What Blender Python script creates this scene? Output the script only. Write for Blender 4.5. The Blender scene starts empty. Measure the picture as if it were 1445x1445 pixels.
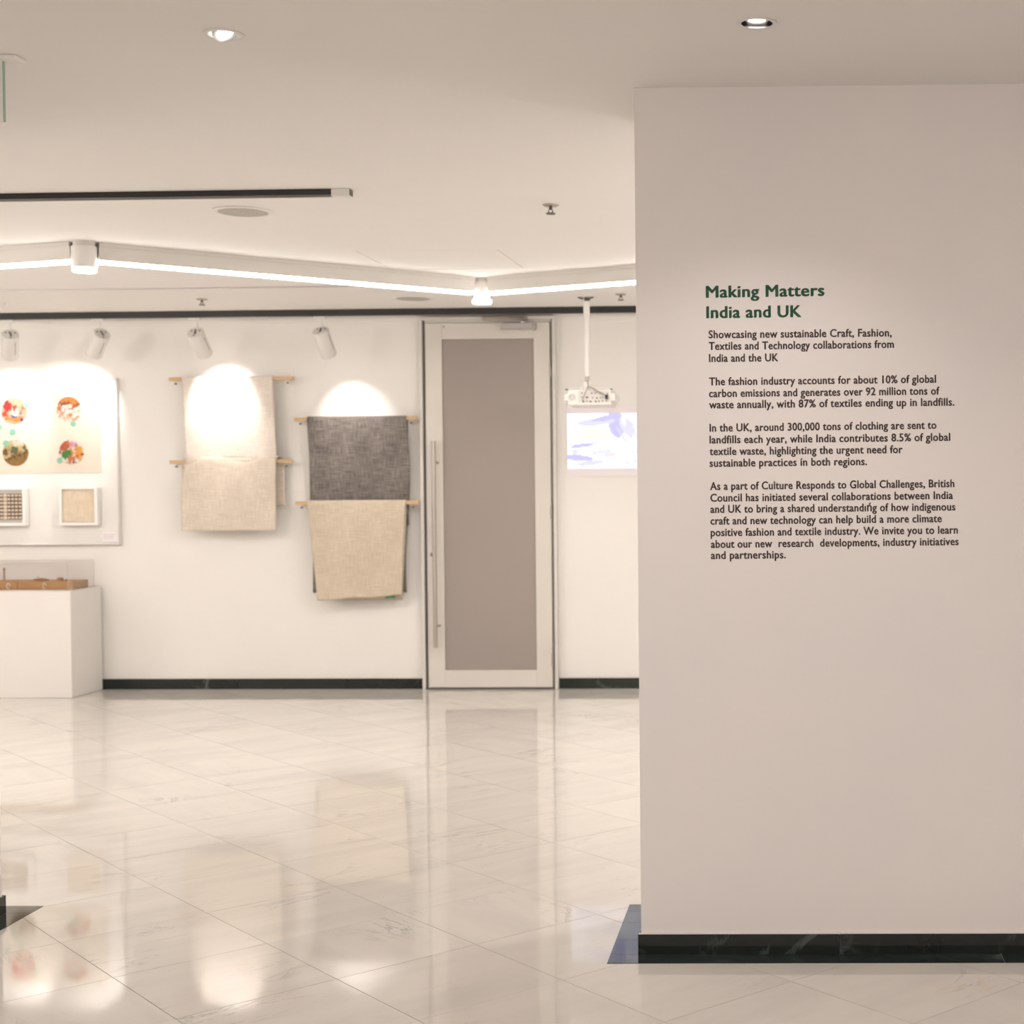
import bpy, bmesh, math, random
from mathutils import Vector, Matrix, noise
from math import radians as R, sin, cos, pi

random.seed(7)
C = bpy.context.scene.collection
S = bpy.context.scene

# ------------------------------------------------------------------ camera
F, CX, CY = 2107.0, 1083.5, 722.5          # a 35 mm frame, the photograph is its left part
YAW, PITCH, ROLL = .03733, -.0185, .00691
CAM = Vector((0, -10.736, 1.468))
RM = (Matrix.Rotation(YAW, 3, 'Z') @ Matrix.Rotation(PITCH, 3, 'X') @ Matrix.Rotation(ROLL, 3, 'Y'))
cd = bpy.data.cameras.new('camera')
cam = bpy.data.objects.new('camera', cd); C.objects.link(cam)
cam.matrix_world = Matrix.Translation(CAM) @ (RM @ Matrix(((1, 0, 0), (0, 0, -1), (0, 1, 0)))).to_4x4()
cd.sensor_width = 36; cd.lens = F/1445*36; cd.shift_x = -(CX-722.5)/1445; cd.clip_end = 100
cd.dof.use_dof = True; cd.dof.focus_distance = 4.75; cd.dof.aperture_fstop = 4.5
S.camera = cam

# ------------------------------------------------------------------ world and exposure
w = bpy.data.worlds.new('world'); S.world = w; w.use_nodes = True
w.node_tree.nodes['Background'].inputs[0].default_value = (1, .9, .82, 1)
w.node_tree.nodes['Background'].inputs[1].default_value = .3
S.view_settings.view_transform = 'Standard'; S.view_settings.look = 'None'
S.view_settings.gamma = 1; S.view_settings.use_curve_mapping = False
S.view_settings.exposure = 0.12
LED = 17.0             # glow of the opal strips
BARW = 9.5           # light sent down by each linear light
FOYER = 20.8          # each downlight of the foyer, and scale of its added fill lights
SPOT = 42.0           # each track spotlight
WING = 63.0           # each fill light added in the unseen wings
LCOL = (1, .935, .875)
FCOL = (1, .915, .87)

# ------------------------------------------------------------------ measuring
H = 2.7
def ray(px, py): return RM @ Vector(((px-CX)/F, 1, -(py-CY)/F))
def onY(px, py, Y):
    d = ray(px, py); return CAM + d*((Y-CAM.y)/d.y)
def onZ(px, py, Z=H):
    d = ray(px, py); return CAM + d*((Z-CAM.z)/d.z)
NA = .02163                                # the front wall is turned a little against the back wall
NO = Vector((-.579, -6.1015, 0))
NU = Vector((cos(NA), sin(NA), 0)); NV = Vector((-sin(NA), cos(NA), 0))
NM = Matrix.Translation(NO) @ Matrix.Rotation(NA, 4, 'Z')
def onN(px, py):
    d = ray(px, py); t = (NO-CAM).dot(NV)/d.dot(NV); p = CAM + d*t - NO
    return p.dot(NU), p.z

# ------------------------------------------------------------------ materials
def sock(n, *names):
    for k in names:
        if k in n.inputs: return n.inputs[k]
def mat(name, col, rough=.6, metal=0, noise_amt=0, noise_scale=8, bump=0, bump_scale=60, spec=.5, trans=0, emit=None, estr=0, coat=0, col2=None, stretch=None, ior=None, alpha=None):
    m = bpy.data.materials.new(name); m.use_nodes = True
    nt = m.node_tree; b = nt.nodes['Principled BSDF']
    b.inputs['Base Color'].default_value = (*col, 1); b.inputs['Roughness'].default_value = rough
    b.inputs['Metallic'].default_value = metal; b.inputs['Specular IOR Level'].default_value = spec
    b.inputs['Transmission Weight'].default_value = trans; b.inputs['Coat Weight'].default_value = coat
    if ior: b.inputs['IOR'].default_value = ior
    if alpha is not None: b.inputs['Alpha'].default_value = alpha
    if emit: b.inputs['Emission Color'].default_value = (*emit, 1); b.inputs['Emission Strength'].default_value = estr
    tc = nt.nodes.new('ShaderNodeTexCoord'); mp = nt.nodes.new('ShaderNodeMapping')
    nt.links.new(tc.outputs['Object'], mp.inputs[0])
    if stretch: mp.inputs['Scale'].default_value = stretch
    if noise_amt or col2:
        n = nt.nodes.new('ShaderNodeTexNoise'); n.inputs['Scale'].default_value = noise_scale; n.inputs['Detail'].default_value = 6
        nt.links.new(mp.outputs[0], n.inputs['Vector'])
        cr = nt.nodes.new('ShaderNodeValToRGB'); cr.color_ramp.elements[0].position = .3; cr.color_ramp.elements[1].position = .7
        c2 = col2 if col2 else tuple(c*(1-noise_amt) for c in col)
        cr.color_ramp.elements[0].color = (*c2, 1); cr.color_ramp.elements[1].color = (*col, 1)
        nt.links.new(n.outputs[0], cr.inputs[0]); nt.links.new(cr.outputs[0], b.inputs['Base Color'])
    if bump:
        n = nt.nodes.new('ShaderNodeTexNoise'); n.inputs['Scale'].default_value = bump_scale; n.inputs['Detail'].default_value = 3
        nt.links.new(mp.outputs[0], n.inputs['Vector'])
        bp = nt.nodes.new('ShaderNodeBump'); bp.inputs['Strength'].default_value = bump; bp.inputs['Distance'].default_value = .002
        nt.links.new(n.outputs[0], bp.inputs['Height']); nt.links.new(bp.outputs[0], b.inputs['Normal'])
    return m

def marble(name, base, vein, vein2, rough=.045, dark=False):
    m = bpy.data.materials.new(name); m.use_nodes = True
    nt = m.node_tree; N = nt.nodes; L = nt.links; b = N['Principled BSDF']
    tc = N.new('ShaderNodeTexCoord'); oi = N.new('ShaderNodeObjectInfo')
    mul = N.new('ShaderNodeMath'); mul.operation = 'MULTIPLY'; mul.inputs[1].default_value = 41; L.new(oi.outputs['Random'], mul.inputs[0])
    cmb = N.new('ShaderNodeCombineXYZ'); L.new(mul.outputs[0], cmb.inputs[0]); L.new(mul.outputs[0], cmb.inputs[1]); L.new(mul.outputs[0], cmb.inputs[2])
    add = N.new('ShaderNodeVectorMath'); L.new(tc.outputs['Object'], add.inputs[0]); L.new(cmb.outputs[0], add.inputs[1])
    mp = N.new('ShaderNodeMapping'); mp.inputs['Rotation'].default_value = (0, 0, R(-38)); mp.inputs['Scale'].default_value = (.75, 3.2, 1); L.new(add.outputs[0], mp.inputs[0])
    wn = N.new('ShaderNodeTexNoise'); wn.inputs['Scale'].default_value = 2.1; wn.inputs['Detail'].default_value = 8; wn.inputs['Distortion'].default_value = .9; wn.inputs['Roughness'].default_value = .62
    L.new(mp.outputs[0], wn.inputs['Vector'])
    # ridges of the noise = thin veins
    sb = N.new('ShaderNodeMath'); sb.operation = 'SUBTRACT'; sb.inputs[1].default_value = .5; L.new(wn.outputs[0], sb.inputs[0])
    ab = N.new('ShaderNodeMath'); ab.operation = 'ABSOLUTE'; L.new(sb.outputs[0], ab.inputs[0])
    vr = N.new('ShaderNodeMapRange'); vr.inputs['From Min'].default_value = 0; vr.inputs['From Max'].default_value = .016; vr.inputs['To Min'].default_value = 1; vr.inputs['To Max'].default_value = 0; L.new(ab.outputs[0], vr.inputs[0])
    # where the veins show
    mk = N.new('ShaderNodeTexNoise'); mk.inputs['Scale'].default_value = 2.6; mk.inputs['Detail'].default_value = 3; L.new(add.outputs[0], mk.inputs['Vector'])
    mr = N.new('ShaderNodeMapRange'); mr.inputs['From Min'].default_value = .52; mr.inputs['From Max'].default_value = .72; L.new(mk.outputs[0], mr.inputs[0])
    vm = N.new('ShaderNodeMath'); vm.operation = 'MULTIPLY'; L.new(vr.outputs[0], vm.inputs[0]); L.new(mr.outputs[0], vm.inputs[1])
    vs = N.new('ShaderNodeMath'); vs.operation = 'MULTIPLY'; vs.inputs[1].default_value = .75; L.new(vm.outputs[0], vs.inputs[0])
    # clouds
    cl = N.new('ShaderNodeTexNoise'); cl.inputs['Scale'].default_value = 1.6; cl.inputs['Detail'].default_value = 7; cl.inputs['Roughness'].default_value = .6; L.new(mp.outputs[0], cl.inputs['Vector'])
    cr = N.new('ShaderNodeValToRGB'); cr.color_ramp.elements[0].position = .32; cr.color_ramp.elements[1].position = .6
    k = .90 if not dark else .55
    cr.color_ramp.elements[0].color = (base[0]*k, base[1]*k, base[2]*k*1.01, 1); cr.color_ramp.elements[1].color = (*base, 1)
    L.new(cl.outputs[0], cr.inputs[0])
    mx = N.new('ShaderNodeMix'); mx.data_type = 'RGBA'; L.new(vs.outputs[0], mx.inputs[0]); L.new(cr.outputs[0], mx.inputs[6]); mx.inputs[7].default_value = (*vein, 1)
    # a few ochre threads
    y = N.new('ShaderNodeTexNoise'); y.inputs['Scale'].default_value = 1.3; y.inputs['Detail'].default_value = 5; y.inputs['Distortion'].default_value = .6
    o2 = N.new('ShaderNodeVectorMath'); o2.inputs[1].default_value = (7.3, 2.1, 5); L.new(add.outputs[0], o2.inputs[0]); L.new(o2.outputs[0], y.inputs['Vector'])
    s2 = N.new('ShaderNodeMath'); s2.operation = 'SUBTRACT'; s2.inputs[1].default_value = .56; L.new(y.outputs[0], s2.inputs[0])
    a2 = N.new('ShaderNodeMath'); a2.operation = 'ABSOLUTE'; L.new(s2.outputs[0], a2.inputs[0])
    v2 = N.new('ShaderNodeMapRange'); v2.inputs['From Max'].default_value = .006; v2.inputs['To Min'].default_value = .4; v2.inputs['To Max'].default_value = 0; L.new(a2.outputs[0], v2.inputs[0])
    m2 = N.new('ShaderNodeMath'); m2.operation = 'MULTIPLY'; L.new(v2.outputs[0], m2.inputs[0]); L.new(mr.outputs[0], m2.inputs[1])
    mx2 = N.new('ShaderNodeMix'); mx2.data_type = 'RGBA'; L.new(m2.outputs[0], mx2.inputs[0]); L.new(mx.outputs[2], mx2.inputs[6]); mx2.inputs[7].default_value = (*vein2, 1)
    L.new(mx2.outputs[2], b.inputs['Base Color'])
    b.inputs['Roughness'].default_value = rough; b.inputs['Specular IOR Level'].default_value = .42
    return m

def weave(name, dark, light, scale=420, slub=.5):
    """linen: a fine weave with irregular slubs along both threads"""
    m = bpy.data.materials.new(name); m.use_nodes = True
    nt = m.node_tree; N = nt.nodes; L = nt.links; b = N['Principled BSDF']
    tc = N.new('ShaderNodeTexCoord')
    outs = []
    for sc in ((6, 1, 110), (110, 1, 7)):
        mp = N.new('ShaderNodeMapping'); mp.inputs['Scale'].default_value = sc; L.new(tc.outputs['Object'], mp.inputs[0])
        n = N.new('ShaderNodeTexNoise'); n.inputs['Scale'].default_value = 1.6; n.inputs['Detail'].default_value = 4; L.new(mp.outputs[0], n.inputs['Vector'])
        outs.append(n.outputs[0])
    a = N.new('ShaderNodeMath'); a.operation = 'ADD'; L.new(outs[0], a.inputs[0]); L.new(outs[1], a.inputs[1])
    big = N.new('ShaderNodeTexNoise'); big.inputs['Scale'].default_value = 5; big.inputs['Detail'].default_value = 3; L.new(tc.outputs['Object'], big.inputs['Vector'])
    bm_ = N.new('ShaderNodeMath'); bm_.operation = 'MULTIPLY_ADD'; bm_.inputs[1].default_value = .5; L.new(big.outputs[0], bm_.inputs[0]); L.new(a.outputs[0], bm_.inputs[2])
    r = N.new('ShaderNodeMapRange'); r.inputs['From Min'].default_value = .95; r.inputs['From Max'].default_value = 1.6; L.new(bm_.outputs[0], r.inputs[0])
    cr = N.new('ShaderNodeValToRGB'); cr.color_ramp.elements[0].color = (*dark, 1); cr.color_ramp.elements[1].color = (*light, 1)
    cr.color_ramp.elements[0].position = .15; cr.color_ramp.elements[1].position = .85
    L.new(r.outputs[0], cr.inputs[0]); L.new(cr.outputs[0], b.inputs['Base Color'])
    bp = N.new('ShaderNodeBump'); bp.inputs['Strength'].default_value = .35; bp.inputs['Distance'].default_value = .002
    L.new(a.outputs[0], bp.inputs['Height']); L.new(bp.outputs[0], b.inputs['Normal'])
    b.inputs['Roughness'].default_value = .95; b.inputs['Specular IOR Level'].default_value = .1
    return m

def painted(name, emit=0, rough=.5):
    """flat print: colours come from a colour attribute"""
    m = bpy.data.materials.new(name); m.use_nodes = True
    nt = m.node_tree; b = nt.nodes['Principled BSDF']
    a = nt.nodes.new('ShaderNodeVertexColor'); a.layer_name = 'Col'
    if emit:
        b.inputs['Base Color'].default_value = (.12, .12, .12, 1)
        nt.links.new(a.outputs[0], b.inputs['Emission Color']); b.inputs['Emission Strength'].default_value = emit
    else: nt.links.new(a.outputs[0], b.inputs['Base Color'])
    b.inputs['Roughness'].default_value = rough
    return m

def clear(name, tint):
    """thin clear sheet: see-through, with a mirror sheen that grows at grazing angles"""
    m = bpy.data.materials.new(name); m.use_nodes = True
    nt = m.node_tree; nt.nodes.remove(nt.nodes['Principled BSDF']); out = nt.nodes['Material Output']
    tr_ = nt.nodes.new('ShaderNodeBsdfTransparent'); tr_.inputs[0].default_value = (*tint, 1)
    gl = nt.nodes.new('ShaderNodeBsdfGlossy'); gl.inputs['Roughness'].default_value = .02
    fr = nt.nodes.new('ShaderNodeLayerWeight'); fr.inputs[0].default_value = .05
    mx = nt.nodes.new('ShaderNodeMixShader'); nt.links.new(fr.outputs[1], mx.inputs[0]); nt.links.new(tr_.outputs[0], mx.inputs[1]); nt.links.new(gl.outputs[0], mx.inputs[2])
    nt.links.new(mx.outputs[0], out.inputs[0]); return m

M = {}
M['wall'] = mat('wall_paint', (.86, .835, .80), .7, bump=.12, bump_scale=40, noise_amt=.02, noise_scale=2)
M['front'] = mat('front_wall_paint', (.80, .76, .735), .75, bump=.25, bump_scale=14, col2=(.77, .735, .725), noise_scale=1.7)
M['ceil'] = mat('ceiling_paint', (.87, .845, .82), .8, bump=.1, bump_scale=12, noise_amt=.02, noise_scale=1.5)
M['tile'] = marble('white_marble', (.68, .645, .595), (.36, .35, .37), (.72, .52, .22))
M['green'] = marble('dark_green_marble', (.014, .02, .018), (.10, .14, .12), (.2, .24, .2), .06, True)
M['greeninlay'] = marble('green_marble_inlay', (.022, .032, .03), (.09, .12, .11), (.1, .12, .1), .05, True)
M['grout'] = mat('grout', (.52, .48, .43), .9)
M['white'] = mat('white_lacquer', (.80, .78, .75), .45, noise_amt=.03, noise_scale=5)
M['bright'] = mat('bright_white_lacquer', (.88, .86, .83), .5, noise_amt=.02, noise_scale=5)
M['plinth'] = mat('plinth_paint', (.80, .77, .735), .6, noise_amt=.03, noise_scale=3)
M['alu'] = mat('powder_coated_aluminium', (.70, .67, .63), .42, .0, noise_amt=.04, noise_scale=6)
M['door'] = mat('door_lacquer', (.72, .68, .625), .4, noise_amt=.05, noise_scale=5)
M['steel'] = mat('brushed_steel', (.50, .46, .41), .35, .8, noise_amt=.1, noise_scale=30, stretch=(1, 1, .05))
M['steeld'] = mat('closer_metal', (.45, .41, .36), .4, .6, noise_amt=.08, noise_scale=20)
M['gasket'] = mat('dark_gasket', (.13, .125, .115), .7)
M['frost'] = mat('frosted_grey_glass', (.36, .315, .29), .5, noise_amt=.05, noise_scale=1.2, spec=.35)
M['black'] = mat('black_track', (.018, .017, .016), .45, noise_amt=.2, noise_scale=30)
M['dark'] = mat('dark_plastic', (.03, .03, .035), .5)
M['lip'] = mat('grey_metal_lip', (.5, .47, .46), .35, .3)
M['screw'] = mat('screw_metal', (.12, .11, .10), .4, .7)
M['led'] = mat('opal_diffuser', (.9, .9, .9), .4, emit=(1, .94, .885), estr=LED)
M['lens'] = mat('lamp_lens', (.9, .9, .9), .3, emit=(1, .96, .93), estr=6)
M['dlens'] = mat('downlight_lens', (.9, .9, .9), .3, emit=(1, .97, .95), estr=3)
M['chrome'] = mat('chrome', (.75, .74, .73), .12, 1)
M['grille'] = mat('speaker_grille', (.56, .53, .49), .8, noise_amt=.3, noise_scale=160)
M['oak'] = mat('pine_rod', (.66, .47, .27), .55, col2=(.54, .36, .19), noise_scale=3, stretch=(2, 40, 40))
M['wood'] = mat('loom_wood', (.46, .26, .105), .5, col2=(.33, .17, .06), noise_scale=3, stretch=(3, 50, 50))
M['wood2'] = mat('brown_wood', (.33, .17, .08), .5, col2=(.22, .1, .05), noise_scale=6)
M['acrylic'] = clear('clear_acrylic', (.995, .99, .988))
M['edge'] = mat('acrylic_edge', (.62, .56, .54), .2)
M['glass'] = clear('green_edged_glass', (.975, .992, .985))
M['gedge'] = mat('green_glass_edge', (.32, .46, .37), .25, noise_amt=.1, noise_scale=9)
M['cream'] = weave('cream_linen', (.62, .54, .455), (.78, .70, .605))
M['cream2'] = weave('natural_linen', (.55, .465, .365), (.69, .605, .49))
M['ivory'] = weave('ivory_linen', (.68, .61, .545), (.84, .775, .71))
M['greylinen'] = weave('grey_linen', (.12, .105, .095), (.30, .27, .248))
M['checkdark'] = mat('dark_brown_yarn', (.17, .125, .10), .9, noise_amt=.2, noise_scale=40)
M['beige'] = weave('beige_swatch', (.62, .52, .40), (.73, .62, .48))
M['poster'] = mat('poster_paper', (.68, .61, .52), .6, noise_amt=.05, noise_scale=4)
M['mint'] = mat('mint_print', (.2, .45, .32), .6)
M['print'] = painted('photo_print')
M['beam'] = painted('projected_picture', 1.0)  # the projector's light, put in as the picture's own glow
M['spill'] = mat('spill_and_card_matte', (.86, .81, .84), .8)  # projector spill put in as a pinkish tint; the caption card shares it
M['tgreen'] = mat('green_vinyl', (.04, .15, .09), .5)
M['tbrown'] = mat('brown_vinyl', (.115, .085, .08), .5)
M['taggreen'] = mat('green_label', (.12, .32, .14), .7)
M['caulk'] = mat('caulk', (.74, .70, .68), .8, bump=.4, bump_scale=30)
M['cable'] = mat('grey_cable', (.30, .27, .24), .5)

# ------------------------------------------------------------------ geometry helpers
def link(name, bm, m, parent=None, smooth=False, mw=None):
    me = bpy.data.meshes.new(name); bmesh.ops.recalc_face_normals(bm, faces=bm.faces) if bm.faces else None
    bm.to_mesh(me); bm.free()
    ms = m if isinstance(m, (list, tuple)) else [m]
    for k in ms: me.materials.append(M[k])
    if smooth:
        for p in me.polygons: p.use_smooth = True
        me.set_sharp_from_angle(angle=R(40))
    o = bpy.data.objects.new(name, me); C.objects.link(o)
    if parent: o.parent = parent
    if mw is not None: o.matrix_world = mw if not parent else parent.matrix_world @ mw
    return o
def tag(o, label=None, cat=None, group=None, kind=None):
    for k, v in (('label', label), ('category', cat), ('group', group), ('kind', kind)):
        if v: o[k] = v
    return o
def thing(name, label, cat, loc=(0, 0, 0), group=None, rz=0):
    o = bpy.data.objects.new(name, None); C.objects.link(o); o.empty_display_size = .1
    o.location = loc; o.rotation_euler = (0, 0, rz)
    o.matrix_world = Matrix.Translation(loc) @ Matrix.Rotation(rz, 4, 'Z')
    return tag(o, label, cat, group)
def box(bm, x0, x1, y0, y1, z0, z1, bev=0, mi=0):
    vs = [bm.verts.new((x, y, z)) for x in (x0, x1) for y in (y0, y1) for z in (z0, z1)]
    fs = [bm.faces.new([vs[i] for i in f]) for f in ((0, 1, 3, 2), (4, 6, 7, 5), (0, 4, 5, 1), (2, 3, 7, 6), (0, 2, 6, 4), (1, 5, 7, 3))]
    for f in fs: f.material_index = mi
    if bev:
        es = list({e for f in fs for e in f.edges})
        bmesh.ops.bevel(bm, geom=es, offset=bev, segments=2, affect='EDGES', profile=.5)
    return bm
def frame_of(a, b):
    d = (Vector(b)-Vector(a)); L = d.length; d.normalize()
    q = d.to_track_quat('Z', 'Y'); return Matrix.Translation(a) @ q.to_matrix().to_4x4(), L
def lathe(bm, a, b, prof, n=24):
    """prof: (t along a->b in metres, radius) list, capped where it ends with radius > 0"""
    Mx, L = frame_of(a, b); rings = []
    for t, r in prof:
        rings.append([bm.verts.new(Mx @ Vector((r*cos(2*pi*i/n), r*sin(2*pi*i/n), t))) for i in range(n)])
    for A, B in zip(rings, rings[1:]):
        for i in range(n): bm.faces.new((A[i], A[(i+1) % n], B[(i+1) % n], B[i]))
    bm.faces.new(rings[0][::-1]); bm.faces.new(rings[-1])
    return bm
def cyl(bm, a, b, r, n=20, r2=None):
    L = (Vector(b)-Vector(a)).length
    return lathe(bm, a, b, [(0, r), (L, r if r2 is None else r2)], n)
def tube(bm, pts, r, n=8):
    pts = [Vector(p) for p in pts]; rings = []
    for i, p in enumerate(pts):
        d = (pts[min(i+1, len(pts)-1)]-pts[max(i-1, 0)]).normalized(); q = d.to_track_quat('Z', 'Y').to_matrix()
        rings.append([bm.verts.new(p + q @ Vector((r*cos(2*pi*k/n), r*sin(2*pi*k/n), 0))) for k in range(n)])
    for A, B in zip(rings, rings[1:]):
        for k in range(n): bm.faces.new((A[k], A[(k+1) % n], B[(k+1) % n], B[k]))
    bm.faces.new(rings[0][::-1]); bm.faces.new(rings[-1]); return bm
def nb(): return bmesh.new()
def solo(name, bm, m, label, cat, group=None, **k): return tag(link(name, bm, m, **k), label, cat, group)
def struct(name, bm, m, **k): return tag(link(name, bm, m, **k), kind='structure')
def ring(bm, c, r0, r1, z0, z1, n=40):
    """a flat ring with thickness, axis Z"""
    L = []
    for r, z in ((r0, z0), (r1, z0), (r1, z1), (r0, z1)):
        L.append([bm.verts.new((c[0]+r*cos(2*pi*i/n), c[1]+r*sin(2*pi*i/n), z)) for i in range(n)])
    for A, B in zip(L, L[1:]+L[:1]):
        for i in range(n): bm.faces.new((A[i], A[(i+1) % n], B[(i+1) % n], B[i]))

# ------------------------------------------------------------------ setting: floor
XL, XR, YB = -9.0, 5.0, -14.5
fl = struct('floor', box(nb(), XL, XR, YB, .0, -.12, -.012), 'grout')
TS = .48; TG = .0010
tile_me = []
def tile_mesh():
    bm = nb(); h = TS/2-TG
    box(bm, -h, h, -h, h, -.012, 0)
    me = bpy.data.meshes.new('tile'); bm.to_mesh(me); bm.free(); me.materials.append(M['tile']); return me
tm = tile_mesh()
A0, B0 = -5.527-TS*30, 3.46-TS*30
cells = []
for i in range(80):
    for j in range(80):
        a = A0+TS*(i+.5); b = B0+TS*(j+.5)
        x = (a+b)/math.sqrt(2); y = (a-b)/math.sqrt(2)
        if XL+.34 < x < XR-.34 and YB+.34 < y < -.34: cells.append((x, y, True))
        elif XL-.34 < x < XR+.34 and YB-.34 < y < .34: cells.append((x, y, False))
def seen(x, y):
    p = RM.transposed() @ (Vector((x, y, 0))-CAM)
    if p.y < .5: return 1e9
    px, py = CX+F*p.x/p.y, CY-F*p.z/p.y
    return max(0, -px)+max(0, px-1445)+max(0, py-1445)
full = sorted([c for c in cells if c[2]], key=lambda c: (seen(c[0], c[1]), math.hypot(c[0], c[1]+10.7)))
for x, y, _ in full[:290]:
    o = bpy.data.objects.new('tile', tm); C.objects.link(o); o.parent = fl
    o.location = (x, y, random.uniform(-.0002, .0002))
    o.rotation_euler = (random.gauss(0, .0004), random.gauss(0, .0004), R(45)+random.choice((0, 0, pi/2, pi)))
bm = nb()
def clip_tile(bm, x, y):
    h = (TS/2-TG)*math.sqrt(2)
    poly = [(x+h, y), (x, y+h), (x-h, y), (x, y-h)]
    def clip(P, f, lim):
        out = []
        for k in range(len(P)):
            A, B = P[k], P[(k+1) % len(P)]; fa, fb = f(A)-lim, f(B)-lim
            if fa <= 0: out.append(A)
            if fa*fb < 0: t = fa/(fa-fb); out.append((A[0]+(B[0]-A[0])*t, A[1]+(B[1]-A[1])*t))
        return out
    for f, lim in ((lambda p: p[0], XR), (lambda p: -p[0], -XL), (lambda p: p[1], 0), (lambda p: -p[1], -YB)):
        poly = clip(poly, f, lim)
        if len(poly) < 3: return
    t = [bm.verts.new((*p, 0)) for p in poly]; d = [bm.verts.new((*p, -.012)) for p in poly]
    bm.faces.new(t); n = len(t)
    for k in range(n): bm.faces.new((t[k], d[k], d[(k+1) % n], t[(k+1) % n]))
edge_c = [c for c in cells if not c[2]]
near_edge = [c for c in edge_c if c[1] > -.5 and -6.5 < c[0] < 0.5]      # cut half tiles along the back wall
for x, y, _ in near_edge:
    b2 = nb(); clip_tile(b2, x, y)
    if len(b2.faces): link('tile', b2, 'tile', fl)
    else: b2.free()
for x, y, _ in full[290:]+[c for c in edge_c if c not in near_edge]: clip_tile(bm, x, y)
tag(link('outlying_tiles', bm, 'tile', fl), kind='stuff')

# ------------------------------------------------------------------ setting: ceiling with its openings
dl = [onZ(316, 48), onZ(1068, 32)]
spk = [(onZ(343, 298), .13), (onZ(583, 420.5), .13)]
ha = onZ(541, 379.5); hb = onZ(730, 379.5); hd = onZ(704, 353); hc = onZ(513, 353)
hx0, hx1, hy0, hy1 = hc.x, hd.x, (ha.y+hb.y)/2, (hc.y+hd.y)/2
hx0 = hx1-(hb.x-ha.x)
if hy0 > hy1: hy0, hy1 = hy1, hy0
bm = nb()
def loop(pts):
    vs = [bm.verts.new((*p, H)) for p in pts]
    return [bm.edges.new((vs[i], vs[(i+1) % len(vs)])) for i in range(len(vs))]
E = loop([(XL, YB), (XR, YB), (XR, 0), (XL, 0)])
for d in dl: E += loop([(d.x+.045*cos(2*pi*i/32), d.y+.045*sin(2*pi*i/32)) for i in range(32)])
E += loop([(hx0, hy0), (hx1, hy0), (hx1, hy1), (hx0, hy1)])
bmesh.ops.triangle_fill(bm, edges=E, use_beauty=True)
ex = bmesh.ops.extrude_face_region(bm, geom=list(bm.faces))
for v in [g for g in ex['geom'] if isinstance(g, bmesh.types.BMVert)]: v.co.z += .15
ceil = struct('ceiling', bm, 'ceil')
struct('hatch_light_stop', box(nb(), hx0-.05, hx1+.05, hy0-.05, hy1+.05, H+.16, H+.17), 'dark')  # dark backing added above the hatch to keep light from leaking in
link('access_panel', box(nb(), hx0+.006, hx1-.006, hy0+.006, hy1-.006, H, H+.02, .0015), 'ceil', ceil)
# thin bead running across the ceiling
ya = (onZ(0, 408.5).y+onZ(500, 404).y)/2
struct('trim_1', box(nb(), XL, XR, ya-.01, ya+.01, H-.007, H-.0002, .001), 'lip')

# ------------------------------------------------------------------ setting: walls
struct('wall_back', box(nb(), XL-.2, XR+.2, 0, .2, -.12, H+.15), 'wall')
struct('wall_left', box(nb(), XL-.2, XL, YB, 0, -.12, H+.15), 'wall')
struct('wall_right', box(nb(), XR, XR+.2, YB, 0, -.12, H+.15), 'wall')
struct('wall_rear', box(nb(), XL-.2, XR+.2, YB-.2, YB, -.12, H+.15), 'wall')
TW = .45
JX = -2.26                                   # left jamb, in the front wall's own frame
struct('wall_front_right', box(nb(), 0, 5.55, 0, TW, 0, H-.0001), 'front', mw=NM)
struct('wall_front_left', box(nb(), -8.4, JX, 0, TW, 0, H-.0001), 'front', mw=NM)
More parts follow.
